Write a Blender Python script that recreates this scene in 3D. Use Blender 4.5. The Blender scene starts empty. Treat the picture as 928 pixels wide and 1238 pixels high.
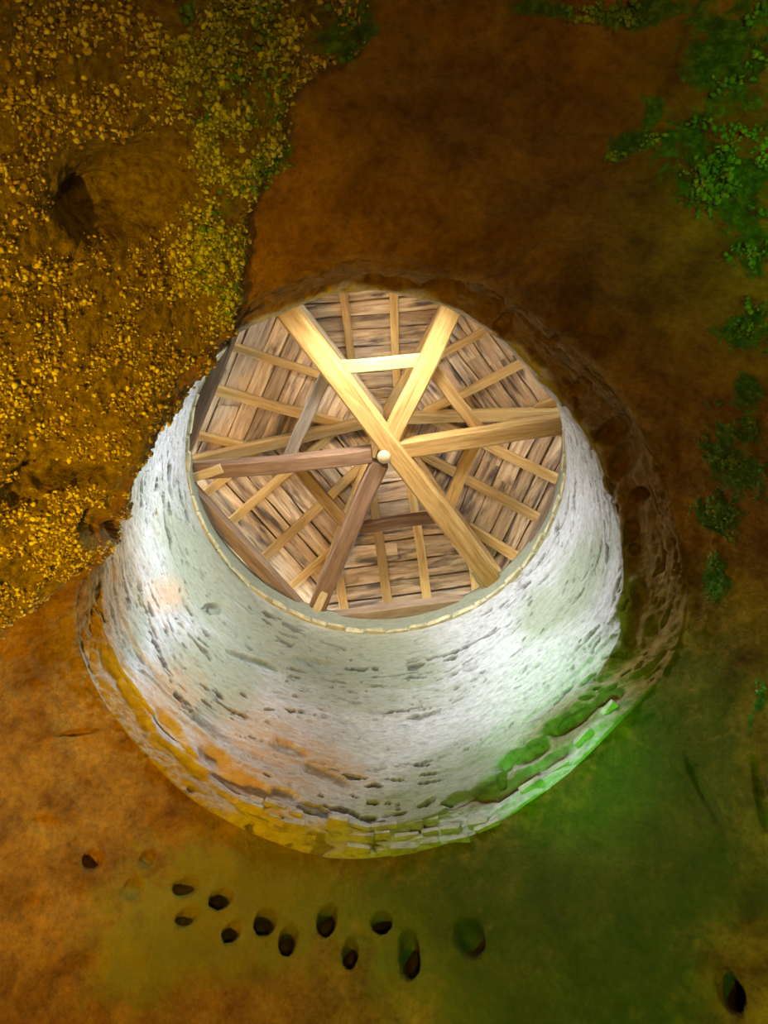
import bpy, bmesh, math, random
import numpy as np
from mathutils import Vector, Matrix

random.seed(7)
rng = np.random.default_rng(7)
scene = bpy.context.scene
col = scene.collection
D2R = math.pi / 180

# ------------------------------------------------------------------ camera
# the eye is the origin; the cave floor lies 1.6 m below it
TILT = 24 * D2R                      # the phone points 24 degrees off straight up
FPX = 930.0                          # focal length in pixels of the 928 x 1238 frame
cd = bpy.data.cameras.new('camera')
cam = bpy.data.objects.new('camera', cd)
col.objects.link(cam)
cam.location = (0, 0, 0)
cam.rotation_euler = (math.pi - TILT, 0, 0)
cd.sensor_fit = 'VERTICAL'
cd.sensor_height = 24.0
cd.lens = FPX / 1238 * 24.0
cd.clip_start = 0.02
scene.camera = cam

# ------------------------------------------------------------------ world, lamps, exposure
scene.view_settings.view_transform = 'Standard'
scene.view_settings.look = 'None'
scene.view_settings.gamma = 1
scene.view_settings.use_curve_mapping = False
scene.view_settings.exposure = 0.0

w = bpy.data.worlds.new('sky')
scene.world = w
w.use_nodes = True
w.node_tree.nodes['Background'].inputs['Color'].default_value = (0.86, 0.93, 1.0, 1)
w.node_tree.nodes['Background'].inputs['Strength'].default_value = 10.5

CX, CY = -0.06, 2.15                 # axis of the shaft
HX, HY = 0.0, 2.105                  # axis of the roof


def aim(o, target):
    d = Vector(target) - Vector(o.location)
    o.rotation_euler = d.to_track_quat('-Z', 'Y').to_euler()


def area(name, loc, target, size, power, color, spread=180):
    l = bpy.data.lights.new(name, 'AREA')
    l.shape = 'RECTANGLE'
    l.size, l.size_y = size
    l.energy = power
    l.color = color
    l.spread = spread * D2R
    o = bpy.data.objects.new(name, l)
    o.location = loc
    col.objects.link(o)
    aim(o, target)
    return o


def spot(name, loc, target, power, color, angle, blend=0.5, radius=0.08):
    l = bpy.data.lights.new(name, 'SPOT')
    l.energy = power
    l.color = color
    l.spot_size = angle * D2R
    l.spot_blend = blend
    l.shadow_soft_size = radius
    o = bpy.data.objects.new(name, l)
    o.location = loc
    col.objects.link(o)
    aim(o, target)
    return o


def ring(phi, r, z):
    return (CX + r * math.cos(phi * D2R), CY + r * math.sin(phi * D2R), z)


# daylight through the openings under the roof, the last an added roof fill (out of view on the near side)
DAY = (0.86, 0.94, 1.0)
area('daylight_west', ring(-128, 1.72, 5.27), ring(40, 1.5, 4.75), (0.70, 0.55), 15, DAY, 55)
area('daylight_east', ring(-46, 1.72, 5.27), ring(176, 1.5, 4.5), (0.70, 0.55), 23, DAY, 58)
area('roof_fill', ring(-88, 1.80, 5.27), ring(90, 0.0, 6.7), (0.85, 0.55), 40, (1.0, 0.94, 0.84), 85)  # added fill that brightens the boards from the near side
sl = bpy.data.lights.new('sun', 'SUN')
sl.energy = 10.0
sl.angle = 0.02
sl.color = (1.0, 0.95, 0.88)
so = bpy.data.objects.new('sun', sl)
so.rotation_euler = (-38 * D2R, 0, 0)
so.location = (0, 8, 14)
aim(so, (0, 0, 0))
col.objects.link(so)
# coloured show-cave lamps standing on the floor, out of view
ORANGE = (1.0, 0.50, 0.0)
GREEN = (0.08, 1.0, 0.05)
spot('orange_lamp_left', (-1.7, 1.8, -1.3), (-2.35, 1.8, 2.9), 1080, ORANGE, 78, 1.0)
spot('orange_lamp_low', (-0.9, 2.3, -1.4), (-0.9, 4.5, 1.75), 300, ORANGE, 58, 1.0)
spot('orange_lamp_behind', (0.3, -0.9, -1.4), (0.6, 0.3, 3.2), 145, ORANGE, 150, 0.9)
spot('orange_lamp_right', (2.0, 2.5, -1.3), (1.93, 3.58, 2.25), 230, ORANGE, 11, 0.6)
spot('green_lamp_far', (-0.9, 1.0, -1.3), (1.14, 3.22, 3.80), 800, GREEN, 14, 0.9)
spot('green_lamp_wall', (0.6, 1.5, -1.3), (1.7, 3.9, 1.9), 300, GREEN, 66, 0.8)
spot('green_lamp_right', (2.5, 0.0, -1.2), (2.3, -0.4, 2.4), 330, GREEN, 40, 0.8)

# ------------------------------------------------------------------ pixel helpers
FW = np.array([0, math.sin(TILT), math.cos(TILT)])
UP = np.array([0, -math.cos(TILT), math.sin(TILT)])
RT = np.array([1.0, 0, 0])


def pix_dir(x, y):
    return FW + RT * (x - 464) / FPX + UP * (619 - y) / FPX


def at_z(x, y, z):
    v = pix_dir(x, y)
    return v * z / v[2]


def to_pix(P):
    d = P @ FW
    d = np.where(d < 0.05, 0.05, d)
    return 464 + FPX * (P @ RT) / d, 619 - FPX * (P @ UP) / d, P @ FW


# ------------------------------------------------------------------ noise (vectorised)
def _hash(ix, iy, iz, seed):
    h = (ix.astype(np.int64) * 374761393 + iy.astype(np.int64) * 668265263
         + iz.astype(np.int64) * 2147483647 + seed * 974634777) & 0xffffffff
    h = ((h ^ (h >> 13)) * 1274126177) & 0xffffffff
    h = (h ^ (h >> 16)) & 0xffffffff
    h = ((h * 2246822519) & 0xffffffff)
    h = h ^ (h >> 15)
    return (h & 0xffffff) / float(0xffffff)


def vnoise(P, s, seed=0):
    Q = P * s
    I = np.floor(Q)
    Fr = Q - I
    Fr = Fr * Fr * (3 - 2 * Fr)
    I = I.astype(np.int64)
    out = 0
    for a in (0, 1):
        wa = Fr[..., 0] if a else 1 - Fr[..., 0]
        for b in (0, 1):
            wb = Fr[..., 1] if b else 1 - Fr[..., 1]
            for c in (0, 1):
                wc = Fr[..., 2] if c else 1 - Fr[..., 2]
                out = out + wa * wb * wc * _hash(I[..., 0] + a, I[..., 1] + b, I[..., 2] + c, seed)
    return out * 2 - 1


def fbm(P, s, n=4, seed=0, gain=0.5):
    out, amp, tot = 0, 1.0, 0
    for i in range(n):
        out = out + amp * vnoise(P + 17.3 * i, s * 2.03 ** i, seed + i)
        tot += amp
        amp *= gain
    return out / tot


def sstep(a, b, x):
    t = np.clip((x - a) / (b - a), 0, 1)
    return t * t * (3 - 2 * t)


# ------------------------------------------------------------------ materials
def new_mat(name):
    m = bpy.data.materials.new(name)
    m.use_nodes = True
    nt = m.node_tree
    bs = nt.nodes['Principled BSDF']
    return m, nt, bs


def N(nt, t, **kw):
    n = nt.nodes.new(t)
    for k, v in kw.items():
        setattr(n, k, v)
    return n


def noise_node(nt, vec, scale, detail=6, rough=0.6, dist=0.0):
    n = N(nt, 'ShaderNodeTexNoise')
    n.inputs['Scale'].default_value = scale
    n.inputs['Detail'].default_value = detail
    n.inputs['Roughness'].default_value = rough
    n.inputs['Distortion'].default_value = dist
    nt.links.new(vec, n.inputs['Vector'])
    return n.outputs['Fac']


def ramp(nt, fac, stops):
    r = N(nt, 'ShaderNodeValToRGB')
    e = r.color_ramp.elements
    while len(e) < len(stops):
        e.new(0.5)
    for i, (p, c) in enumerate(stops):
        e[i].position = p
        e[i].color = (*c, 1)
    nt.links.new(fac, r.inputs['Fac'])
    return r.outputs['Color']


def mix(nt, fac, a, b, mode='MIX'):
    m = N(nt, 'ShaderNodeMix', data_type='RGBA', blend_type=mode)
    if isinstance(fac, (int, float)):
        m.inputs[0].default_value = fac
    else:
        nt.links.new(fac, m.inputs[0])
    for i, s in ((6, a), (7, b)):
        if isinstance(s, tuple):
            m.inputs[i].default_value = (*s, 1)
        else:
            nt.links.new(s, m.inputs[i])
    return m.outputs[2]


def math_node(nt, op, a, b):
    m = N(nt, 'ShaderNodeMath', operation=op)
    for i, s in ((0, a), (1, b)):
        if isinstance(s, (int, float)):
            m.inputs[i].default_value = s
        else:
            nt.links.new(s, m.inputs[i])
    return m.outputs[0]


def attr(nt, name):
    a = N(nt, 'ShaderNodeAttribute', attribute_name=name)
    return a.outputs['Fac']


def bump(nt, bs, height, strength, dist=0.01):
    b = N(nt, 'ShaderNodeBump')
    b.inputs['Strength'].default_value = strength
    b.inputs['Distance'].default_value = dist
    nt.links.new(height, b.inputs['Height'])
    nt.links.new(b.outputs['Normal'], bs.inputs['Normal'])


def rock_material():
    m, nt, bs = new_mat('cave_rock')
    g = N(nt, 'ShaderNodeNewGeometry').outputs['Position']
    n1 = noise_node(nt, g, 3.0, 8, 0.65, 0.4)
    n2 = noise_node(nt, g, 28, 6, 0.7)
    n3 = noise_node(nt, g, 8, 6, 0.65, 0.6)
    base = ramp(nt, n1, [(0.30, (0.14, 0.07, 0.015)), (0.45, (0.30, 0.18, 0.04)), (0.58, (0.44, 0.28, 0.06)), (0.72, (0.58, 0.40, 0.10))])
    base = mix(nt, 0.6, base, ramp(nt, n2, [(0.3, (0.2, 0.15, 0.1)), (0.5, (0.5, 0.5, 0.48)), (0.72, (0.8, 0.75, 0.6))]), 'OVERLAY')
    crust = ramp(nt, n2, [(0.32, (0.12, 0.08, 0.03)), (0.5, (0.28, 0.24, 0.09)), (0.68, (0.46, 0.42, 0.18))])
    base = mix(nt, attr(nt, 'crust'), base, crust)
    green_col = ramp(nt, n2, [(0.3, (0.03, 0.09, 0.012)), (0.5, (0.07, 0.22, 0.03)), (0.7, (0.26, 0.50, 0.10))])
    am = math_node(nt, 'ADD', attr(nt, 'green_patch'), math_node(nt, 'MULTIPLY', math_node(nt, 'SUBTRACT', n3, 0.5), 1.5))
    am2 = math_node(nt, 'ADD', am, math_node(nt, 'MULTIPLY', math_node(nt, 'SUBTRACT', n2, 0.5), 0.8))
    af = ramp(nt, am2, [(0.42, (0, 0, 0)), (0.58, (1, 1, 1))])
    base = mix(nt, af, base, green_col)
    fcol = mix(nt, attr(nt, 'deep_green'), (0.34, 0.42, 0.05), (0.05, 0.11, 0.008))
    green_area = mix(nt, 0.72, base, fcol)
    ff = ramp(nt, math_node(nt, 'ADD', attr(nt, 'green_area'), math_node(nt, 'MULTIPLY', math_node(nt, 'SUBTRACT', n3, 0.5), 1.8)), [(0.15, (0, 0, 0)), (0.9, (1, 1, 1))])
    base = mix(nt, ff, base, green_area)
    lime = ramp(nt, n2, [(0.3, (0.36, 0.34, 0.28)), (0.6, (0.62, 0.60, 0.53))])
    base = mix(nt, attr(nt, 'lime'), base, lime)
    base = mix(nt, 1.0, base, (1.0, 0.90, 0.45), 'MULTIPLY')
    nt.links.new(base, bs.inputs['Base Color'])
    bs.inputs['Roughness'].default_value = 0.85
    bs.inputs['Specular IOR Level'].default_value = 0.25
    h = math_node(nt, 'ADD', noise_node(nt, g, 45, 8, 0.7), math_node(nt, 'MULTIPLY', n3, 0.8))
    bump(nt, bs, h, 0.9, 0.035)
    return m


def plaster_material():
    m, nt, bs = new_mat('lime_plaster')
    g = N(nt, 'ShaderNodeNewGeometry').outputs['Position']
    mp = N(nt, 'ShaderNodeMapping')
    mp.inputs['Scale'].default_value = (1, 1, 2.6)
    nt.links.new(g, mp.inputs['Vector'])
    v = mp.outputs['Vector']
    n1 = noise_node(nt, v, 2.2, 6, 0.6, 0.3)
    n2 = noise_node(nt, v, 16, 8, 0.7)
    base = ramp(nt, n2, [(0.28, (0.28, 0.27, 0.26)), (0.42, (0.50, 0.49, 0.48)), (0.56, (0.62, 0.62, 0.61)), (0.72, (0.72, 0.72, 0.72))])
    gm = math_node(nt, 'ADD', attr(nt, 'green_patch'), math_node(nt, 'SUBTRACT', n1, 0.5))
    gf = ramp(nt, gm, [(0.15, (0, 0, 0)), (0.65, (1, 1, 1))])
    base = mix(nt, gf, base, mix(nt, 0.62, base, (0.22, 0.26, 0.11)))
    of = math_node(nt, 'MULTIPLY', attr(nt, 'ochre'), ramp(nt, n2, [(0.35, (1, 1, 1)), (0.68, (0.1, 0.1, 0.1))]))
    base = mix(nt, of, base, (0.66, 0.40, 0.20))
    base = mix(nt, attr(nt, 'pit'), base, (0.13, 0.12, 0.10))
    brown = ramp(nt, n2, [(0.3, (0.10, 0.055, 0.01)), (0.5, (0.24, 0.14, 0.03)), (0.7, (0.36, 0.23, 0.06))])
    base = mix(nt, attr(nt, 'rocky_shade'), base, brown)
    nt.links.new(base, bs.inputs['Base Color'])
    bs.inputs['Roughness'].default_value = 0.8
    bs.inputs['Specular IOR Level'].default_value = 0.3
    h = math_node(nt, 'ADD', noise_node(nt, v, 34, 8, 0.72), math_node(nt, 'MULTIPLY', n2, 0.7))
    bump(nt, bs, h, 0.7, 0.02)
    return m


def wood_material(name, dark, mid, light, stain=0.0, scale=1.0):
    m, nt, bs = new_mat(name)
    tc = N(nt, 'ShaderNodeTexCoord').outputs['Object']
    oi = N(nt, 'ShaderNodeObjectInfo')
    add = N(nt, 'ShaderNodeVectorMath', operation='ADD')
    mul = N(nt, 'ShaderNodeVectorMath', operation='SCALE')
    comb = N(nt, 'ShaderNodeCombineXYZ')
    nt.links.new(oi.outputs['Random'], comb.inputs['X'])
    nt.links.new(oi.outputs['Random'], comb.inputs['Y'])
    nt.links.new(comb.outputs[0], mul.inputs[0])
    mul.inputs['Scale'].default_value = 37.0
    nt.links.new(tc, add.inputs[0])
    nt.links.new(mul.outputs[0], add.inputs[1])
    mp = N(nt, 'ShaderNodeMapping')
    mp.inputs['Scale'].default_value = (0.9 * scale, 9 * scale, 9 * scale)
    nt.links.new(add.outputs[0], mp.inputs['Vector'])
    v = mp.outputs['Vector']
    n1 = noise_node(nt, v, 2.5, 8, 0.65, 0.8)
    n2 = noise_node(nt, v, 9, 5, 0.6)
    base = ramp(nt, n1, [(0.28, dark), (0.48, mid), (0.68, light)])
    base = mix(nt, 0.35, base, ramp(nt, n2, [(0.3, (0.35, 0.33, 0.31)), (0.7, (0.68, 0.66, 0.62))]), 'OVERLAY')
    tint = ramp(nt, oi.outputs['Random'], [(0.0, (0.55, 0.52, 0.50)), (0.5, (0.86, 0.82, 0.78)), (1.0, (1, 1, 1))])
    base = mix(nt, 1.0, base, tint, 'MULTIPLY')
    if stain:
        mp2 = N(nt, 'ShaderNodeMapping')
        mp2.inputs['Scale'].default_value = (1.1, 6, 6)
        nt.links.new(add.outputs[0], mp2.inputs['Vector'])
        n3 = noise_node(nt, mp2.outputs['Vector'], 1.7, 6, 0.6, 0.5)
        sf = ramp(nt, n3, [(0.50, (0, 0, 0)), (0.64, (stain, stain, stain))])
        base = mix(nt, sf, base, (0.06, 0.045, 0.045))
    nt.links.new(base, bs.inputs['Base Color'])
    bs.inputs['Roughness'].default_value = 0.75
    bs.inputs['Specular IOR Level'].default_value = 0.3
    bump(nt, bs, n1, 0.35, 0.01)
    return m


def plain_noise_material(name, stops, scale=20, rough=0.8, bumps=0.5):
    m, nt, bs = new_mat(name)
    g = N(nt, 'ShaderNodeNewGeometry').outputs['Position']
    n = noise_node(nt, g, scale, 6, 0.65)
    nt.links.new(ramp(nt, n, stops), bs.inputs['Base Color'])
    bs.inputs['Roughness'].default_value = rough
    bs.inputs['Specular IOR Level'].default_value = 0.3
    bump(nt, bs, noise_node(nt, g, scale * 3, 6, 0.7), bumps, 0.01)
    return m


M_ROCK = rock_material()
M_PLASTER = plaster_material()
M_BOARD = wood_material('weathered_board', (0.27, 0.17, 0.10), (0.52, 0.38, 0.24), (0.80, 0.66, 0.46), stain=0.9)
M_BEAM = wood_material('sawn_beam', (0.26, 0.14, 0.045), (0.45, 0.285, 0.095), (0.57, 0.40, 0.17))
M_PLATE = wood_material('plate_timber', (0.20, 0.14, 0.10), (0.34, 0.25, 0.18), (0.46, 0.36, 0.26))
M_DARK = wood_material('dark_beam', (0.13, 0.08, 0.05), (0.24, 0.15, 0.10), (0.34, 0.23, 0.15))
M_GREY = wood_material('grey_strut', (0.14, 0.13, 0.12), (0.25, 0.23, 0.21), (0.36, 0.33, 0.30))
M_PALE = wood_material('pale_timber', (0.5, 0.38, 0.2), (0.72, 0.6, 0.36), (0.85, 0.76, 0.5))
M_GREENISH = wood_material('green_strut', (0.25, 0.30, 0.12), (0.45, 0.52, 0.24), (0.60, 0.68, 0.36))
M_STONE = plain_noise_material('rim_stone', [(0.3, (0.30, 0.27, 0.15)), (0.5, (0.58, 0.53, 0.32)), (0.7, (0.75, 0.70, 0.48))], 14)
M_LEDGE = plain_noise_material('ledge_stone', [(0.3, (0.28, 0.25, 0.2)), (0.5, (0.48, 0.46, 0.38)), (0.7, (0.66, 0.64, 0.56))], 10)
def pebble_material():
    m, nt, bs = new_mat('crust_pebble')
    a = ramp(nt, attr(nt, 'tint'), [(0.0, (0.16, 0.10, 0.03)), (0.45, (0.40, 0.32, 0.09)), (0.75, (0.62, 0.58, 0.22)), (1.0, (0.82, 0.84, 0.50))])
    b = ramp(nt, attr(nt, 'tint'), [(0.0, (0.12, 0.14, 0.04)), (0.5, (0.32, 0.38, 0.12)), (1.0, (0.66, 0.76, 0.36))])
    nt.links.new(mix(nt, attr(nt, 'green'), a, b), bs.inputs['Base Color'])
    bs.inputs['Roughness'].default_value = 0.7
    return m


M_PEBBLE = pebble_material()
M_CLUMP = plain_noise_material('green_clump', [(0.3, (0.04, 0.13, 0.02)), (0.5, (0.12, 0.30, 0.05)), (0.7, (0.40, 0.55, 0.14))], 12)
M_FLOOR = plain_noise_material('cave_floor', [(0.3, (0.12, 0.09, 0.06)), (0.7, (0.28, 0.22, 0.15))], 4)

# ------------------------------------------------------------------ the rock shell and the shaft
# points measured on the edge where cave ceiling turns into the shaft: pixel x, y and height
OUTER = [(440, 322, 3.62), (520, 335, 3.65), (600, 370, 3.75), (680, 425, 3.85), (745, 490, 3.92), (790, 570, 3.97), (820, 650, 3.97),
         (832, 720, 3.92), (815, 795, 3.82), (740, 880, 3.65), (650, 960, 3.52), (560, 1010, 3.45), (460, 1032, 3.45), (380, 1030, 3.45),
         (300, 1000, 3.5), (230, 960, 3.55), (170, 900, 3.62), (120, 830, 3.68), (95, 760, 3.65), (100, 690, 3.5), (130, 620, 3.32),
         (190, 520, 3.32), (240, 430, 3.42), (280, 385, 3.55), (330, 350, 3.6), (385, 330, 3.6)]
LIP = [(440, 357, 4.25), (520, 372, 4.25), (600, 412, 4.25), (655, 460, 4.25), (700, 520, 4.25), (725, 580, 4.25), (742, 640, 4.2),
       (750, 700, 4.1), (748, 760, 4.0), (700, 845, 3.86), (625, 912, 3.76), (570, 962, 3.66), (520, 1002, 3.56), (430, 1021, 3.48), (330, 1001, 3.50),
       (270, 950, 3.6), (220, 900, 3.68), (170, 865, 3.70), (128, 805, 3.74), (106, 745, 3.72)]


def polar(tab):
    o = []
    for x, y, z in tab:
        p = at_z(x, y, z)
        o.append((math.atan2(p[1] - CY, p[0] - CX), math.hypot(p[0] - CX, p[1] - CY), z))
    return o


def periodic(tab, phi, smooth=0.06):
    tab = sorted(tab)
    a = np.array([t[0] for t in tab])
    a = np.concatenate([a - 2 * math.pi, a, a + 2 * math.pi])
    outs = []
    for k in (1, 2):
        v = np.tile([t[k] for t in tab], 3)
        outs.append(sum(np.interp(phi + s * smooth, a, v) for s in (-1, -.5, 0, .5, 1)) / 5)
    return outs


NPHI = 1400
phi = np.linspace(-math.pi, math.pi, NPHI, endpoint=False)
r_out, z_out = periodic(polar(OUTER), phi)
lip = polar(LIP) + [(-a * D2R, 1.56, 3.95) for a in (178, 165, 150, 135, 120, 108)]
r_lip, z_lip = periodic(lip, phi)
r_lip = np.minimum(r_lip, 1.56)

prof_r, prof_z, seg = [], [], []


def add_seg(n, r0, z0, r1, z1, tag, ease=1.0, last=False):
    for i in range(n + (1 if last else 0)):
        t = (i / n) ** ease
        prof_r.append(r0 + (r1 - r0) * t)
        prof_z.append(z0 + (z1 - z0) * t)
        seg.append(tag)


one = np.ones(NPHI)
add_seg(2, 5.0 * one, 4.66 * one, 1.70 * one, 4.70 * one, 0)
add_seg(20, 1.70 * one, 4.70 * one, 1.64 * one, 5.88 * one, 0)
add_seg(3, 1.64 * one, 5.88 * one, 1.50 * one, 5.91 * one, 0)
add_seg(16, 1.50 * one, 5.91 * one, 1.505 * one, 5.60 * one, 0)
add_seg(4, 1.505 * one, 5.60 * one, 1.475 * one, 5.585 * one, 0)
add_seg(200, 1.475 * one, 5.585 * one, r_lip, z_lip, 1)
r_in = np.maximum(r_lip + 0.5 * (r_out - r_lip), r_lip + 0.02)
add_seg(14, r_lip, z_lip, r_in, z_lip + 0.01, 2)
add_seg(34, r_in, z_lip + 0.01, r_out, z_out, 3)
# bell of the cave: slopes differ with the direction
ang_near = np.cos(phi + math.pi / 2)            # 1 on the near side, -1 on the far side
far = sstep(0.0, 0.9, -ang_near)
near = sstep(0.0, 0.9, ang_near)
side = 1 - far - near
sa = near * 0.45 + far * 1.9 + side * 0.95
sb = near * 0.42 + far * 0.75 + side * 0.5
ds = np.concatenate([np.linspace(0, 1.75, 215), np.linspace(1.80, 3.6, 40)])
for d in ds:
    rr = r_out + d
    # a rounded shoulder first, then the slope
    drop = (sa * d + sb * d * d) - sa * 0.10 * (1 - np.exp(-d / 0.10))
    prof_r.append(rr)
    prof_z.append(np.maximum(z_out - drop, -1.75))
    seg.append(4)
PR = np.array(prof_r)
PZ = np.array(prof_z)
seg = np.array(seg)
NR = len(seg)
for _ in range(110):
    b0 = int(np.nonzero(seg == 2)[0][0]) - 8
    b1 = int(np.nonzero(seg == 4)[0][0]) + 22
    for A in (PR, PZ):
        A[b0:b1] = 0.5 * A[b0:b1] + 0.25 * (A[b0 - 1:b1 - 1] + A[b0 + 1:b1 + 1])
V = np.zeros((NR, NPHI, 3))
V[..., 0] = CX + PR * np.cos(phi)
V[..., 1] = CY + PR * np.sin(phi)
V[..., 2] = PZ


def grid_normals(V):
    du = np.roll(V, -1, 1) - np.roll(V, 1, 1)
    dv = np.gradient(V, axis=0)
    n = np.cross(dv, du)
    n /= np.maximum(np.linalg.norm(n, axis=2, keepdims=True), 1e-9)
    return n


Nn = grid_normals(V)
mid = V[120, 350]
inward = np.array([CX, CY, mid[2]]) - mid
if (Nn[120, 350] @ inward) < 0:
    Nn = -Nn                                      # make them point into the open air
    FLIP = True
else:
    FLIP = False

PX, PY, DEP = to_pix(V)
SEG = np.repeat(seg[:, None], NPHI, 1)
cave = (SEG >= 3)
front = DEP > 0.3


def poly_mask(pts, soft):
    """signed distance to a polygon drawn on the surface, positive inside"""
    pts = np.array(pts, float)
    inside = np.zeros(PX.shape, bool)
    dist = np.full(PX.shape, 1e9)
    n = len(pts)
    for i in range(n):
        x0, y0 = pts[i]
        x1, y1 = pts[(i + 1) % n]
        c = ((y0 > PY) != (y1 > PY)) & (PX < (x1 - x0) * (PY - y0) / (y1 - y0 + 1e-9) + x0)
        inside ^= c
        t = np.clip(((PX - x0) * (x1 - x0) + (PY - y0) * (y1 - y0)) / ((x1 - x0) ** 2 + (y1 - y0) ** 2), 0, 1)
        dist = np.minimum(dist, np.hypot(PX - x0 - t * (x1 - x0), PY - y0 - t * (y1 - y0)))
    sd = np.where(inside, dist, -dist) * front
    return sstep(-soft, soft, sd)


wob = fbm(V, 3.0, 3, 5) * 30
PXo, PYo = PX, PY
PX, PY = PX + wob, PY + fbm(V, 3.0, 3, 9) * 30
crust = poly_mask([(-900, -900), (460, -900), (430, 40), (350, 110), (345, 170), (285, 250), (275, 330), (262, 400), (225, 470),
                   (180, 530), (140, 600), (120, 650), (60, 720), (-20, 760), (-900, 900)], 10) * cave
crust_ridge = poly_mask([(215, -300), (300, -300), (360, 60), (350, 170), (290, 250), (282, 330), (262, 400), (200, 330), (215, 180), (190, 60)], 26) * cave


def ell(cx, cy, rx, ry, rot=0, soft=0.3):
    c, s = math.cos(rot * D2R), math.sin(rot * D2R)
    u = ((PX - cx) * c + (PY - cy) * s) / rx
    v = (-(PX - cx) * s + (PY - cy) * c) / ry
    return (1 - sstep(1 - soft, 1 + soft, np.hypot(u, v))) * front


green_patch = np.zeros(PX.shape)
for e in [(890, 60, 75, 110, 10), (860, 190, 80, 60, 20), (900, 210, 60, 80, 0), (835, 160, 40, 40, 0), (765, 160, 36, 14, -10), (790, 130, 18, 24, 0),
          (905, 300, 40, 60, 0), (900, 400, 40, 30, 0), (890, 560, 40, 60, -25), (870, 620, 45, 30, 30), (865, 690, 28, 34, 0),
          (790, 15, 60, 26, 0), (415, 22, 40, 38, 0), (325, 185, 36, 38, 0), (905, 500, 22, 60, 0), (750, 10, 60, 16, 0), (920, 860, 12, 40, 0),
          (650, 5, 60, 12, 0)]:
    green_patch = np.maximum(green_patch, ell(*e, soft=0.9) * 0.66)  # green patches in the rock colour and relief
green_patch = np.maximum(green_patch, crust_ridge * 0.38) * cave
green_area = poly_mask([(215, 1010), (300, 1012), (420, 1045), (540, 1030), (660, 970), (800, 790), (860, 780), (910, 900), (915, 1100), (850, 1150), (830, 1300),
                  (560, 1260), (420, 1150), (330, 1170), (210, 1200), (100, 1200), (110, 1130), (150, 1060)], 60) * cave  # broad olive to green area laid over the rock colour
deep_green = sstep(340, 600, PX + (1150 - PY) * 0.6)
holes_mask = np.zeros(PX.shape)
PX, PY = PXo, PYo

# ---- large relief
disp = np.zeros(PX.shape)
cv = cave.astype(float)
fade = sstep(0, 0.12, np.cumsum(np.where(SEG >= 3, 0.01, 0), 0))
disp += cv * fade * (fbm(V, 1.3, 3, 1) * 0.07 + fbm(V, 4.5, 4, 2) * 0.028)
disp += cv * (fbm(V, 16, 4, 3) * 0.010 + fbm(V, 9, 4, 4) * 0.016 * fade)
disp += crust * (0.055 + fbm(V, 7, 4, 8) * 0.035 + np.abs(fbm(V, 22, 3, 12)) * 0.022)
disp += crust_ridge * 0.05
# green patches stand proud
disp += green_patch * (0.5 + fbm(V, 20, 3, 15)) * 0.03 * (1 - crust)
# shaft plaster: courses, pits along the courses, general roughness
RAD = np.hypot(V[..., 0] - CX, V[..., 1] - CY)
CS = np.stack([np.cos(phi)[None, :] * 1.5 + 0 * RAD, np.sin(phi)[None, :] * 1.5 + 0 * RAD, V[..., 2] * 2.6], -1)
sh = ((SEG == 1) | (SEG == 2) | (SEG == 3)).astype(float)
CS = CS * np.array([0.75, 0.75, 1.15])
warp = CS + np.stack([0 * RAD, 0 * RAD, fbm(CS, 1.2, 3, 21) * 0.5], -1)
n_p = fbm(warp, 9, 3, 22)
pit_d = sstep(0.24, 0.40, n_p) * sstep(-0.2, 0.3, fbm(CS, 1.6, 3, 23))
n_q = fbm(warp, 20, 2, 24)
pit_s = sstep(0.42, 0.58, n_q) * sstep(-0.1, 0.3, fbm(CS, 2.3, 2, 29))
course = vnoise(np.stack([warp[..., 0] * 0.4, warp[..., 1] * 0.4, warp[..., 2] * 6.5 / 3.0], -1), 1.0, 25)
shaft_amp = sh * sstep(0.0, 0.1, 5.6 - V[..., 2])
pits = np.clip(pit_d * 1.0 + pit_s * 0.8, 0, 1) * shaft_amp
disp += shaft_amp * (fbm(V, 1.6, 3, 26) * 0.045 + fbm(warp, 6, 4, 27) * 0.020 + course * 0.006 + fbm(V, 40, 2, 28) * 0.005)
disp -= pits * 0.030
# ragged, layered masonry towards the shaft's foot
z_rel = (V[..., 2] - z_lip[None, :])
low = sstep(0.62, 0.10, z_rel) * (SEG == 1)
lay = vnoise(np.stack([warp[..., 0] * 1.2, warp[..., 1] * 1.2, warp[..., 2] * 9 / 3.0], -1), 1.0, 31)
disp += low * (np.round(lay * 2) / 2) * 0.028
band = ((SEG == 2) | (SEG == 3)).astype(float)
disp += band * (fbm(CS, 5, 4, 33) * 0.026)


def near_px(px, py, mask):
    dd = np.where(mask & front, (PX - px) ** 2 + (PY - py) ** 2, 1e12)
    # several layers can fall on one pixel: take the closest to the eye among the good ones
    k = np.argsort(dd, axis=None)[:12]
    k = k[np.argmin(DEP.ravel()[k])]
    return np.unravel_index(k, PX.shape)


def dent(px, py, rx, ry, depth, rot=0, mask=None, power=3.0, wobble=0.25):
    """push rock back inside an ellipse given by its size in pixels around a point of the surface"""
    mask = cave if mask is None else mask
    k = near_px(px, py, mask)
    P0 = V[k]
    dep = DEP[k]
    d = V - P0
    c, s = math.cos(rot * D2R), math.sin(rot * D2R)
    ax = RT * c - UP * s
    ay = RT * s + UP * c
    view = P0 / np.linalg.norm(P0)
    # measured across the line of sight, so foreshortened walls keep the hole round as seen
    dperp = d - (d @ view)[..., None] * view
    u = (dperp @ ax) / (rx * dep / FPX)
    v = (dperp @ ay) / (ry * dep / FPX)
    q = np.sqrt(u * u + v * v) * (1 + wobble * fbm(V, 14, 2, int(px) % 97))
    near3 = np.linalg.norm(d, axis=2) < max(rx, ry) * dep / FPX * 4
    f = np.exp(-np.power(np.clip(q, 0, 3), power * 2) * 0.9) * near3 * mask
    return f * depth, P0


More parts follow.
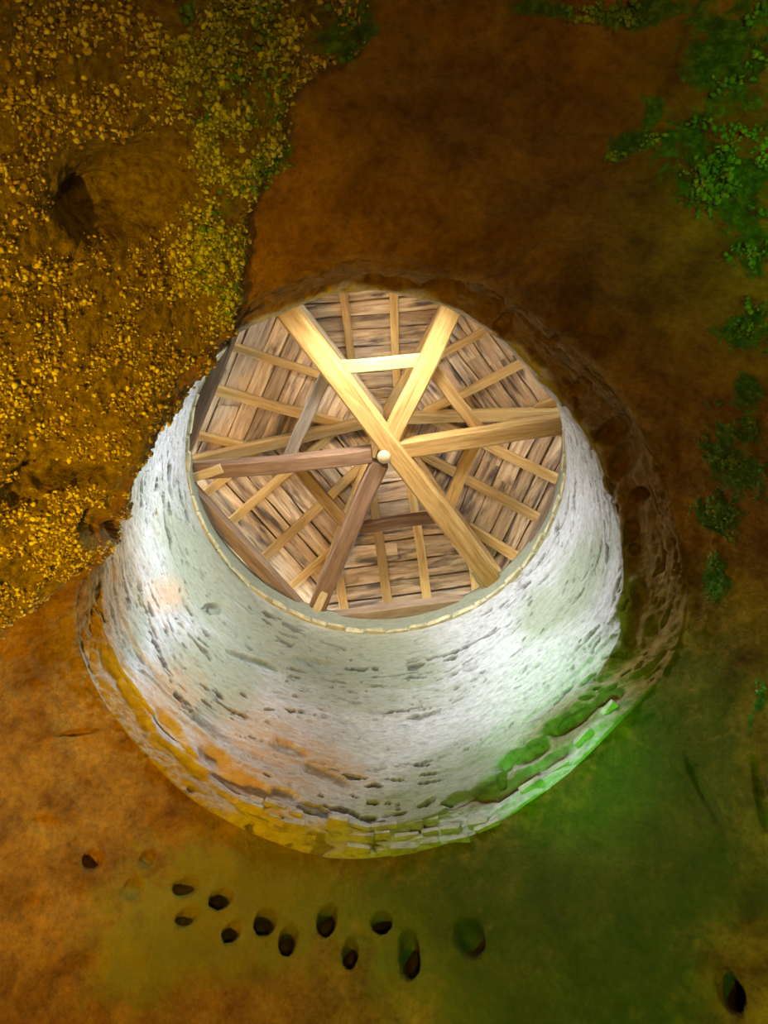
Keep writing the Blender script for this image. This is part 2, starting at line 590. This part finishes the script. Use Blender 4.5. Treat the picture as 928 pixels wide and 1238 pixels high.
# big hollow, the crack below it and the nest holes in the far wall
push = np.zeros(PX.shape)
for a in [(148, 232, 58, 44, 0.15, -14), (130, 258, 44, 22, 0.13, -14),
          (72, 578, 56, 13, 0.13, -10), (108, 630, 12, 18, 0.10, 20), (50, 560, 26, 12, 0.05, -30), (30, 600, 28, 10, 0.05, 15),
          (118, 1035, 10, 7, 0.09, 25), (92, 1088, 14, 12, 0.015, 0), (105, 1180, 26, 20, 0.02, 0),
          (185, 1037, 8, 7, 0.035, 0), (166, 1071, 11, 9, 0.04, 0), (229, 1071, 12, 7, 0.10, 0), (231, 1107, 11, 6, 0.10, 0),
          (271, 1087, 10, 7, 0.25, 0), (285, 1129, 9, 7, 0.24, 0), (324, 1110, 10, 9, 0.28, 0), (353, 1136, 9, 12, 0.28, 15),
          (400, 1111, 10, 11, 0.28, 0), (426, 1150, 8, 11, 0.26, 0), (457, 1116, 10, 7, 0.26, 0), (492, 1150, 11, 18, 0.26, 0),
          (562, 1133, 16, 15, 0.12, 0), (878, 1189, 11, 16, 0.28, 0),
          (95, 888, 22, 3, 0.03, -3), (850, 950, 7, 34, 0.035, -22), (60, 1000, 16, 8, 0.02, 30), (30, 1090, 14, 10, 0.02, 0), (915, 960, 6, 40, 0.04, 0), (720, 1022, 5, 4, 0.02, 0), (35, 835, 14, 10, 0.02, 0)]:
    big = a[2] > 40 and a[3] > 15
    f, _ = dent(*a, power=1.3 if big else 3.0, wobble=0.06 if big else 0.25)
    push += f
    holes_mask = np.maximum(holes_mask, np.clip(f / 0.15, 0, 1))
shaftish = (SEG == 1) | (SEG == 2) | (SEG == 3)
for a in [(588, 376, 16, 10, 0.05, 20), (606, 398, 9, 9, 0.06, 0), (665, 420, 6, 5, 0.05, 0), (540, 352, 26, 10, 0.05, 10), (470, 340, 24, 8, 0.04, 0),
          (735, 528, 13, 16, 0.07, 20), (752, 560, 12, 24, 0.05, 15), (771, 602, 8, 8, 0.07, 0), (766, 668, 6, 6, 0.05, 0), (770, 720, 9, 14, 0.04, 0),
          (700, 470, 10, 7, 0.04, 30), (760, 750, 12, 34, 0.05, 0),
          (262, 920, 26, 9, 0.08, 38), (288, 946, 36, 9, 0.10, 22), (205, 880, 24, 7, 0.06, 48), (335, 962, 26, 7, 0.06, 12),
          (350, 905, 22, 6, 0.05, 20), (395, 935, 30, 6, 0.06, 22), (385, 800, 26, 5, 0.04, 8), (310, 800, 30, 4, 0.05, 22), (260, 735, 10, 6, 0.06, 0),
          (672, 878, 20, 9, 0.07, -30), (735, 845, 16, 9, 0.08, -30), (628, 915, 34, 9, 0.07, -30), (590, 955, 26, 8, 0.07, -20), (555, 965, 18, 7, 0.06, -15),
          (700, 868, 34, 7, 0.06, -33), (608, 932, 16, 5, 0.06, -60), (645, 930, 60, 6, 0.06, -33), (610, 690, 8, 4, 0.03, -30)]:
    f, _ = dent(*a, mask=shaftish)
    push += f
disp -= push

V2 = V + Nn * disp[..., None]
keep_floor = V[..., 2] <= -1.7
V2[keep_floor] = V[keep_floor]

# ---- colour masks (kinds of surface, plus shade and green lamplight painted on the shaft)
ochre = np.zeros(PX.shape)
for e in [(320, 905, 70, 40, 25), (285, 930, 70, 22, 35), (210, 840, 36, 34, 40), (390, 920, 50, 20, 20), (200, 720, 22, 20, 0)]:
    ochre = np.maximum(ochre, ell(*e, soft=0.8))
ochre = np.maximum(ochre, ell(275, 935, 52, 14, 33, 0.5) * 1.0)
galg_light = np.zeros(PX.shape)
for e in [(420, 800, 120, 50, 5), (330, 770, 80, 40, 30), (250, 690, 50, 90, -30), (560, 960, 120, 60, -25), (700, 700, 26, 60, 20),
          (690, 870, 90, 30, -35), (255, 820, 60, 60, 40), (140, 660, 24, 90, 15), (150, 740, 26, 60, 0), (660, 740, 40, 26, -40)]:  # stains, plus painted dimness on the left strip and green lamplight on the ledge
    galg_light = np.maximum(galg_light, ell(*e, soft=0.9) * 0.85)
galg_light = np.where(V[..., 2] > 5.6, 0.8, galg_light)
lime = poly_mask([(260, 1005), (230, 960), (190, 905), (150, 860), (100, 860), (60, 790), (60, 735), (130, 740), (300, 990), (330, 1030)], 22) * cave * 0.25
pit_shade = np.clip(pits * 1.1 * sstep(0.0, 0.6, pits), 0, 1) * 0.85  # shade inside the pits, painted as a darker colour

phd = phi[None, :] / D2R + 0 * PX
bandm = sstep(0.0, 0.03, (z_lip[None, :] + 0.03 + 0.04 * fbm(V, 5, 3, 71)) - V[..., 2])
rocky_shade = bandm * np.clip(sstep(40, 22, phd) + sstep(160, 172, phd), 0, 1) * shaftish
rocky_shade = np.maximum(rocky_shade, bandm * sstep(118, 128, phd) * 0.55 * shaftish)
rocky_shade = np.maximum(rocky_shade, ell(120, 690, 44, 130, 4, 0.5) * 0.85 * shaftish)  # shade of the unlit left strip, painted in brown
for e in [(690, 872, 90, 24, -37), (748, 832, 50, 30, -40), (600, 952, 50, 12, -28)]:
    rocky_shade = np.maximum(rocky_shade, ell(*e, soft=0.4) * 0.75 * shaftish)
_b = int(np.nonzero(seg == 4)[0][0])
rocky_shade[_b] = rocky_shade[_b - 1]
galg_light = galg_light * (1 - rocky_shade)

col_attrs = {'crust': crust, 'green_patch': np.where(cave, green_patch, galg_light), 'green_area': green_area, 'ochre': ochre, 'lime': lime, 'pit': pit_shade, 'rocky_shade': rocky_shade, 'deep_green': deep_green}
NV2 = grid_normals(V2) * (-1 if FLIP else 1)


def window_gap(j, i):
    """openings under the roof on the near side"""
    p = phi[i] / D2R
    z = V[j, i, 2]
    return ((-142 < p) & (p < -113) | (-61 < p) & (p < -33) | (-104 < p) & (p < -72)) & (z > 4.95) & (z < 5.56)  # the middle opening is added to let in the roof fill


def grid_mesh(name, face_mask, mats, holes=False):
    """build a mesh from the cells of the big grid picked by face_mask[row, column]"""
    jj, ii = np.nonzero(face_mask)
    if holes:
        g = window_gap(jj, ii)
        jj, ii = jj[~g], ii[~g]
    i2 = (ii + 1) % NPHI
    q = np.stack([jj * NPHI + ii, jj * NPHI + i2, (jj + 1) * NPHI + i2, (jj + 1) * NPHI + ii], 1)
    a = V2.reshape(-1, 3)
    n = np.cross(a[q[:, 1]] - a[q[:, 0]], a[q[:, 2]] - a[q[:, 0]])
    if (n * NV2.reshape(-1, 3)[q[:, 0]]).sum() < 0:
        q = q[:, ::-1]
    used, inv = np.unique(q, return_inverse=True)
    inv = inv.reshape(q.shape)
    me = bpy.data.meshes.new(name)
    me.vertices.add(len(used))
    me.vertices.foreach_set('co', a[used].astype(np.float32).ravel())
    me.loops.add(inv.size)
    me.loops.foreach_set('vertex_index', inv.astype(np.int32).ravel())
    me.polygons.add(len(inv))
    me.polygons.foreach_set('loop_start', np.arange(0, inv.size, 4, dtype=np.int32))
    me.polygons.foreach_set('loop_total', np.full(len(inv), 4, np.int32))
    me.update()
    me.validate()
    for k, arr in col_attrs.items():
        at = me.attributes.new(k, 'FLOAT', 'POINT')
        at.data.foreach_set('value', arr.reshape(-1)[used].astype(np.float32))
    me.polygons.foreach_set('use_smooth', np.ones(len(inv), bool))
    for m in mats:
        me.materials.append(m)
    me.normals_split_custom_set_from_vertices(NV2.reshape(-1, 3)[used].astype(float).tolist())
    o = bpy.data.objects.new(name, me)
    col.objects.link(o)
    return o


rows = np.arange(NR - 1)
shaft_last = int(np.nonzero(seg == 3)[0][-1])
fm = np.zeros((NR - 1, NPHI), bool)
fm[:shaft_last + 1] = True
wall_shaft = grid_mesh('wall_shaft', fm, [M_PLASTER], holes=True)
wall_shaft['kind'] = 'structure'
wall_shaft['label'] = 'round masonry shaft wall of pitted whitish plaster rising to the timber roof'
farcol = (np.abs(phi - 92 * D2R) < 78 * D2R)
fm = np.zeros((NR - 1, NPHI), bool)
fm[shaft_last + 1:, farcol] = True
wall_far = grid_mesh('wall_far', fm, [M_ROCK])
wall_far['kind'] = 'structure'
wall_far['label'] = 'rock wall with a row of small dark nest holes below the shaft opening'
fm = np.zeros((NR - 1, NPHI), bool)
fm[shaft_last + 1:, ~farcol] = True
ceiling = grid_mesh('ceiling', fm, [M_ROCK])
ceiling['kind'] = 'structure'
ceiling['label'] = 'rough brown cave ceiling around the shaft, pebbly on its left side'

# ------------------------------------------------------------------ generic object helpers
def mesh_obj(name, verts, faces, mat, parent=None, matrix=None, smooth=False):
    me = bpy.data.meshes.new(name)
    me.from_pydata([tuple(v) for v in verts], [], faces)
    me.materials.append(mat)
    if smooth:
        for p in me.polygons:
            p.use_smooth = True
    me.update()
    o = bpy.data.objects.new(name, me)
    col.objects.link(o)
    if parent is not None:
        o.parent = parent
    if matrix is not None:
        o.matrix_local = matrix
    return o


def rough_bar(length, width, height, n=5, wob=0.006, ch=0.12, taper=0.0, bend=0.0, seed=None):
    """chamfered timber along +X, 8-sided section, slightly uneven"""
    rnd = random.Random(seed if seed is not None else random.random())
    verts, faces = [], []
    c = min(width, height) * ch
    sec = [(-width / 2 + c, -height / 2), (width / 2 - c, -height / 2), (width / 2, -height / 2 + c), (width / 2, height / 2 - c),
           (width / 2 - c, height / 2), (-width / 2 + c, height / 2), (-width / 2, height / 2 - c), (-width / 2, -height / 2 + c)]
    for k in range(n + 1):
        t = k / n
        s = 1 - taper * t
        oy = rnd.uniform(-wob, wob) + bend * math.sin(t * math.pi)
        oz = rnd.uniform(-wob, wob) * 0.5
        for y, z in sec:
            verts.append((length * t, y * s * (1 + rnd.uniform(-.03, .03)) + oy, z * s + oz))
    for k in range(n):
        for q in range(8):
            a, b = k * 8 + q, k * 8 + (q + 1) % 8
            faces.append((a, a + 8, b + 8, b))
    faces.append(tuple(range(8)))
    faces.append(tuple(reversed([n * 8 + q for q in range(8)])))
    return verts, faces


def frame(p0, p1, up):
    x = (Vector(p1) - Vector(p0)).normalized()
    y = Vector(up).cross(x).normalized()
    z = x.cross(y)
    m = Matrix((x, y, z)).transposed().to_4x4()
    m.translation = Vector(p0)
    return m


def bar(name, p0, p1, width, height, mat, parent, up=(0, 0, 1), **kw):
    L = (Vector(p1) - Vector(p0)).length
    v, f = rough_bar(L, width, height, **kw)
    # the parent sits at (HX, HY, 5.85) without rotation
    m = frame(p0, p1, up)
    if parent is not None:
        m = Matrix.Translation(-Vector(parent.location)) @ m
    return mesh_obj(name, v, f, mat, parent, m)


# ------------------------------------------------------------------ the timber roof
roof = bpy.data.objects.new('timber_roof', None)
roof.location = (HX, HY, 5.85)
col.objects.link(roof)
roof['label'] = 'six-sided wooden roof of weathered boards on radiating timbers, topping the round shaft'
roof['category'] = 'roof'
roof['kind'] = 'thing'

ANG = {'L': 174.3, 'LL': 112.0, 'LR': 50.6, 'R': -9.6, 'UR': -65.6, 'UL': 237.4}
order = ['R', 'LR', 'LL', 'L', 'UL', 'UR']
RHEX = 1.64
ZA, SL = 6.98, 0.52                      # apex of the board planes and their slope


def hexp(a, r, z):
    return Vector((HX + r * math.cos(a * D2R), HY + r * math.sin(a * D2R), z))


# wall plates round the eaves
for i, k in enumerate(order):
    a, b = ANG[k], ANG[order[(i + 1) % 6]]
    p0, p1 = hexp(a, 1.735, 5.91), hexp(b, 1.735, 5.91)
    e = (p1 - p0).normalized() * 0.03
    o = bar('wall_plate', p0 - e, p1 + e, 0.13, 0.11, M_PLATE, roof, n=4, wob=0.004)
# tie beams meeting at the hub
tie = [('UL', 'LR')]
# the long through timber
o = bar('tie_beam', hexp(237.0, 1.62, 5.90), hexp(51.2, 1.66, 5.90), 0.165, 0.16, M_BEAM, roof, n=9, wob=0.005, seed=3)
o['label'] = 'long golden timber running through the hub from rim to rim'
for k, wdt, mt, lb, bd in (('L', 0.13, M_DARK, 'dark timber from the hub to the left', -0.02), ('LL', 0.15, M_DARK, 'dark timber from the hub down to the rim', 0.01),
                           ('R', 0.15, M_BEAM, None, 0), ('UR', 0.15, M_BEAM, None, 0)):
    o = bar('tie_beam', hexp(ANG[k], 0.10, 5.93), hexp(ANG[k], 1.63, 5.93), wdt, 0.13, mt, roof, n=6, wob=0.006, bend=bd)
    if lb:
        o['label'] = lb
# hip rafters rising to the apex
for k in order:
    p0 = hexp(ANG[k], 1.66, ZA - SL * 1.66 * 0.866 - 0.10)
    p1 = hexp(ANG[k], 0.02, ZA - 0.12)
    bar('hip_rafter', p0, p1, 0.10, 0.10, M_BEAM if k != 'UL' else M_PALE, roof, n=6, wob=0.007)
# ring of struts between the ties
for i, k in enumerate(order):
    a, b = ANG[k], ANG[order[(i + 1) % 6]]
    mt = M_GREENISH if k == 'UL' else M_GREY if k == 'L' else M_BEAM if k in ('UR', 'R') else M_DARK if k == 'LR' else M_BEAM
    z = 6.03
    p0, p1 = hexp(a, 0.80, z), hexp(b, 0.80, z)
    o = bar('strut', p0, p1, 0.10, 0.07, mt, roof, n=4, wob=0.008)
    if k == 'UL':
        o['label'] = 'greenish strut'
    if k == 'L':
        o['label'] = 'grey weathered strut'

# each face: jack rafters and boards
def face_frame(i):
    k = order[i]
    a, b = ANG[k], ANG[order[(i + 1) % 6]]
    if b < a - 180:
        b += 360
    if a < b - 180:
        a += 360
    va, vb = hexp(a, 1, 0) - Vector((HX, HY, 0)), hexp(b, 1, 0) - Vector((HX, HY, 0))
    t = (vb - va).normalized()
    n = Vector((t.y, -t.x, 0))
    if n.dot(va) < 0:
        n = -n
    return va, vb, t, n


HUB = Vector((HX, HY, 0))
for i in range(6):
    va, vb, t, n = face_frame(i)
    apo = va.dot(n)                       # about 0.86
    ta, tb = va.dot(t) / apo, vb.dot(t) / apo
    up = (n * SL + Vector((0, 0, 1))).normalized()

    def P(d, s, off):
        """point on the face: d out from the axis, s along the eave, off below the boards"""
        return HUB + n * d + t * s + Vector((0, 0, ZA - SL * d)) - up * off
    dmax = 1.66
    face_rnd = random.Random(40 + i)
    for s in (-0.60, -0.20, 0.20, 0.60):
        s += face_rnd.uniform(-0.04, 0.04)
        # top end where the jack meets the hip
        dtop = max(0.12, s / (tb if s > 0 else ta)) + 0.03
        bar('jack_rafter', P(dmax - 0.02, s, 0.035), P(dtop, s + face_rnd.uniform(-.03, .03), 0.035), 0.075 + face_rnd.uniform(-.01, .015), 0.06,
            M_BEAM, roof, up=up, n=3, wob=0.005)
    # boards laid along the eave, each with uneven waney edges
    d = 0.05
    while d < dmax:
        wd = face_rnd.uniform(0.11, 0.19)
        d1 = min(d + wd, dmax + 0.03)
        s0, s1 = ta * d1 - 0.0, tb * d1 + 0.0
        s0a, s1a = ta * d, tb * d
        cuts = [0.0, 1.0]
        if d > 0.7 and face_rnd.random() < 0.55:
            cuts = [0.0, face_rnd.uniform(0.3, 0.7), 1.0]
        for c0, c1 in zip(cuts[:-1], cuts[1:]):
            nseg = 5
            lo, hi = [], []
            lift = face_rnd.uniform(0, 0.008)
            for q in range(nseg + 1):
                u = c0 + (c1 - c0) * q / nseg
                lo.append((d + 0.004 + face_rnd.uniform(-.006, .008) * (d > .1), s0a + (s1a - s0a) * u))
                hi.append((d1 - 0.005 + face_rnd.uniform(-.010, .004), s0 + (s1 - s0) * u))
            org = P((d + d1) / 2, (s0 + s1) / 2, 0)
            mloc = Matrix((t, up.cross(t), up)).transposed().to_4x4()
            mloc.translation = org - Vector(roof.location)
            inv = (Matrix.Translation(Vector(roof.location)) @ mloc).inverted()
            th = 0.022
            vs = []
            for (dd, ss) in lo + hi:
                vs.append(inv @ P(dd, ss, lift))
                vs.append(inv @ P(dd, ss, lift - th))
            fs = []
            H = 2 * (nseg + 1)
            for q in range(nseg):
                a0, a1 = 2 * q, 2 * q + 2
                fs += [(a0, a1, H + a1, H + a0), (a0 + 1, H + a0 + 1, H + a1 + 1, a1 + 1), (a0, a0 + 1, a1 + 1, a1),
                       (H + a0, H + a1, H + a1 + 1, H + a0 + 1)]
            fs += [(0, H, H + 1, 1), (2 * nseg, 2 * nseg + 1, H + 2 * nseg + 1, H + 2 * nseg)]
            mesh_obj('roof_board', vs, fs, M_BOARD, roof, mloc)
        d = d1
    # roofing felt layer closing the gaps above the boards
    o0 = Vector(roof.location)
    q = [P(0.0, 0, -0.03) - o0, P(1.70, ta * 1.70, -0.03) - o0, P(1.70, tb * 1.70, -0.03) - o0]
    q2 = [v + up * 0.02 for v in q]
    mesh_obj('roof_covering', q + q2, [(0, 1, 2), (3, 5, 4), (0, 3, 4, 1), (1, 4, 5, 2), (2, 5, 3, 0)], M_GREY, roof)

# round knob under the hub
def lathe(name, prof, n, mat, parent, loc):
    vs, fs = [], []
    for r, z in prof:
        for k in range(n):
            a = 2 * math.pi * k / n
            vs.append((r * math.cos(a), r * math.sin(a), z))
    for j in range(len(prof) - 1):
        for k in range(n):
            fs.append((j * n + k, j * n + (k + 1) % n, (j + 1) * n + (k + 1) % n, (j + 1) * n + k))
    fs.append(tuple(reversed(range(n))))
    fs.append(tuple((len(prof) - 1) * n + k for k in range(n)))
    return mesh_obj(name, vs, fs, mat, parent, Matrix.Translation(Vector(loc)), smooth=True)


o = lathe('hub_knob', [(0.012, -0.115), (0.035, -0.105), (0.052, -0.082), (0.055, -0.06), (0.046, -0.035), (0.035, -0.02), (0.035, 0.95)], 16, M_PALE, roof, (0, 0, 0.03))
o['label'] = 'pale round knob of the king post under the hub'
# short packing blocks beside the beam ends
for p0, p1, wd, lb in (((232, 578, 5.86), (268, 566, 5.86), 0.075, 'pale block under the left beam end'),
                       ((379, 745, 5.84), (396, 708, 5.90), 0.07, 'pale block leaning at the lower left beam end'),
                       ((592, 716, 5.86), (573, 690, 5.90), 0.075, 'pale block beside the lower right beam end')):
    a, b = at_z(*p0), at_z(*p1)
    o = bar('packing_block', a, b, wd, 0.05, M_PALE, roof, n=2, wob=0.003)
    o['label'] = lb

# ------------------------------------------------------------------ rim stones (a course of flat stones on the shaft)
def stone(name, L, Dp, H, mat, parent, rnd):
    vs = []
    nx = 2
    for x in (-0.5, -0.42, 0.42, 0.5):
        for y, z in ((-0.5, -0.4), (-0.5, 0.4), (0.5, 0.5), (0.5, -0.5)):
            k = 0.82 if abs(x) > .45 else 1
            vs.append((x * L + rnd.uniform(-.006, .006), y * Dp * k + rnd.uniform(-.010, .010), z * H * k + rnd.uniform(-.005, .005)))
    fs = [(0, 1, 2, 3), (15, 14, 13, 12)]
    for j in range(3):
        for q in range(4):
            a, b = j * 4 + q, j * 4 + (q + 1) % 4
            fs.append((a, a + 4, b + 4, b))
    return mesh_obj(name, vs, fs, mat, parent)


rnd = random.Random(11)
a = -180.0
while a < 180:
    L = rnd.uniform(0.11, 0.24)
    da = L / 1.50 / D2R
    if a + da > 180:
        da = 180 - a
        L = da * D2R * 1.5
        if L < 0.05:
            break
    am = a + da / 2
    o = stone('stone', L - 0.010, 0.13, rnd.uniform(0.04, 0.06), M_STONE, wall_shaft, rnd)
    o.matrix_local = Matrix.Translation(ring(am, 1.520 + rnd.uniform(-.012, .010), 5.605)) @ Matrix.Rotation((am - 90) * D2R, 4, 'Z') @ Matrix.Rotation(math.pi, 4, 'Z')
    a += da

# broken stones bedded in the ledge at the shaft's foot
def surf(px, py, mask):
    k = near_px(px, py, mask)
    return V2[k], NV2[k]


PXb, PYb, DEPb = PX, PY, DEP
ledge = []
for row, (off, x0, x1) in enumerate(((6, 296, 600), (20, 285, 560), (33, 300, 520))):
    x = x0
    while x < x1:
        wpx = rnd.uniform(18, 36)
        yb = np.interp(x, [280, 330, 400, 460, 520, 560, 600], [990, 1012, 1030, 1032, 1024, 1010, 990]) - off
        if rnd.random() < 0.88:
            ledge.append((x + wpx / 2, yb, wpx * 0.92))
        x += wpx
for px, py, Lp in ledge + [(640, 948, 30), (672, 925, 34), (706, 893, 30), (735, 862, 28)]:
    p, n = surf(px, py, shaftish)
    dep = float(p @ FW)
    pp = math.degrees(math.atan2(p[1] - CY, p[0] - CX))
    o = stone('stone', Lp * dep / FPX, 0.07, rnd.uniform(0.035, 0.055), M_LEDGE, wall_shaft, rnd)
    q = Vector(p) - Vector(n) * 0.018
    o.matrix_local = Matrix.Translation(q) @ Matrix.Rotation((pp - 90) * D2R, 4, 'Z') @ Matrix.Rotation(rnd.uniform(-.10, .10), 4, 'Y')

# ------------------------------------------------------------------ pebbly crust: countless small pebbles, one object
ico = bmesh.new()
bmesh.ops.create_icosphere(ico, subdivisions=1, radius=1)
IV = np.array([v.co[:] for v in ico.verts])
IF = np.array([[v.index for v in f.verts] for f in ico.faces])
ico.free()


def scatter(name, weight, count, rmin, rmax, mat, parent, sink=0.25):
    px, py, dp = to_pix(V2)
    vis = (px > -60) & (px < 990) & (py > -60) & (py < 1300) & front & cave
    cell = np.linalg.norm(np.cross(np.roll(V, -1, 1) - V, np.gradient(V, axis=0)), axis=2)
    wts = (weight * vis * cell).ravel()
    wts /= wts.sum()
    idx = rng.choice(wts.size, count, p=wts)
    P = V2.reshape(-1, 3)[idx] + rng.normal(0, 0.004, (count, 3))
    n = NV2.reshape(-1, 3)[idx]
    r = rmin + (rmax - rmin) * rng.random(count) ** 2.2
    P = P + n * (r * (0.5 - sink))[:, None]
    sc = rng.uniform(0.55, 1.45, (count, 1, 3))
    jit = 1 + rng.uniform(-0.38, 0.38, (count, len(IV), 1))
    VV = P[:, None, :] + IV[None] * sc * jit * r[:, None, None]
    FF = IF[None] + (np.arange(count) * len(IV))[:, None, None]
    me = bpy.data.meshes.new(name)
    me.vertices.add(count * len(IV))
    me.vertices.foreach_set('co', VV.astype(np.float32).ravel())
    ff = FF.reshape(-1, 3)
    me.loops.add(ff.size)
    me.loops.foreach_set('vertex_index', ff.astype(np.int32).ravel())
    me.polygons.add(len(ff))
    me.polygons.foreach_set('loop_start', np.arange(0, ff.size, 3, dtype=np.int32))
    me.polygons.foreach_set('loop_total', np.full(len(ff), 3, np.int32))
    me.update()
    me.polygons.foreach_set('use_smooth', np.ones(len(ff), bool))
    for k, arr in (('tint', rng.random(count)), ('green', crust_ridge.ravel()[idx])):
        at = me.attributes.new(k, 'FLOAT', 'POINT')
        at.data.foreach_set('value', np.repeat(arr, len(IV)).astype(np.float32))
    me.materials.append(mat)
    o = bpy.data.objects.new(name, me)
    col.objects.link(o)
    o.parent = parent
    o['kind'] = 'stuff'
    return o


clump = sstep(-0.35, 0.3, fbm(V, 9, 3, 51))
solid = 1 - np.clip(holes_mask * 3, 0, 1)
scatter('pebble_crust', crust * clump * solid * (0.55 + crust_ridge), 17000, 0.0035, 0.0115, M_PEBBLE, ceiling)
scatter('green_clumps', np.clip(green_patch - 0.25, 0, 1) * sstep(0.0, 0.4, fbm(V, 8, 3, 61)) * solid, 2600, 0.004, 0.013, M_CLUMP, ceiling)

# ------------------------------------------------------------------ floor of the cave
vs, fs = [], []
nr, na = 14, 64
for j in range(nr):
    rr = 5.6 * j / (nr - 1) + 0.01
    for k in range(na):
        aa = 2 * math.pi * k / na
        vs.append((CX + rr * math.cos(aa), CY + rr * math.sin(aa), -1.6 + 0.03 * math.sin(rr * 3 + 2 * aa) * math.sin(3 * aa)))
for j in range(nr - 1):
    for k in range(na):
        fs.append((j * na + k, (j + 1) * na + k, (j + 1) * na + (k + 1) % na, j * na + (k + 1) % na))
fl = mesh_obj('floor', vs, fs, M_FLOOR, smooth=True)
fl['kind'] = 'structure'
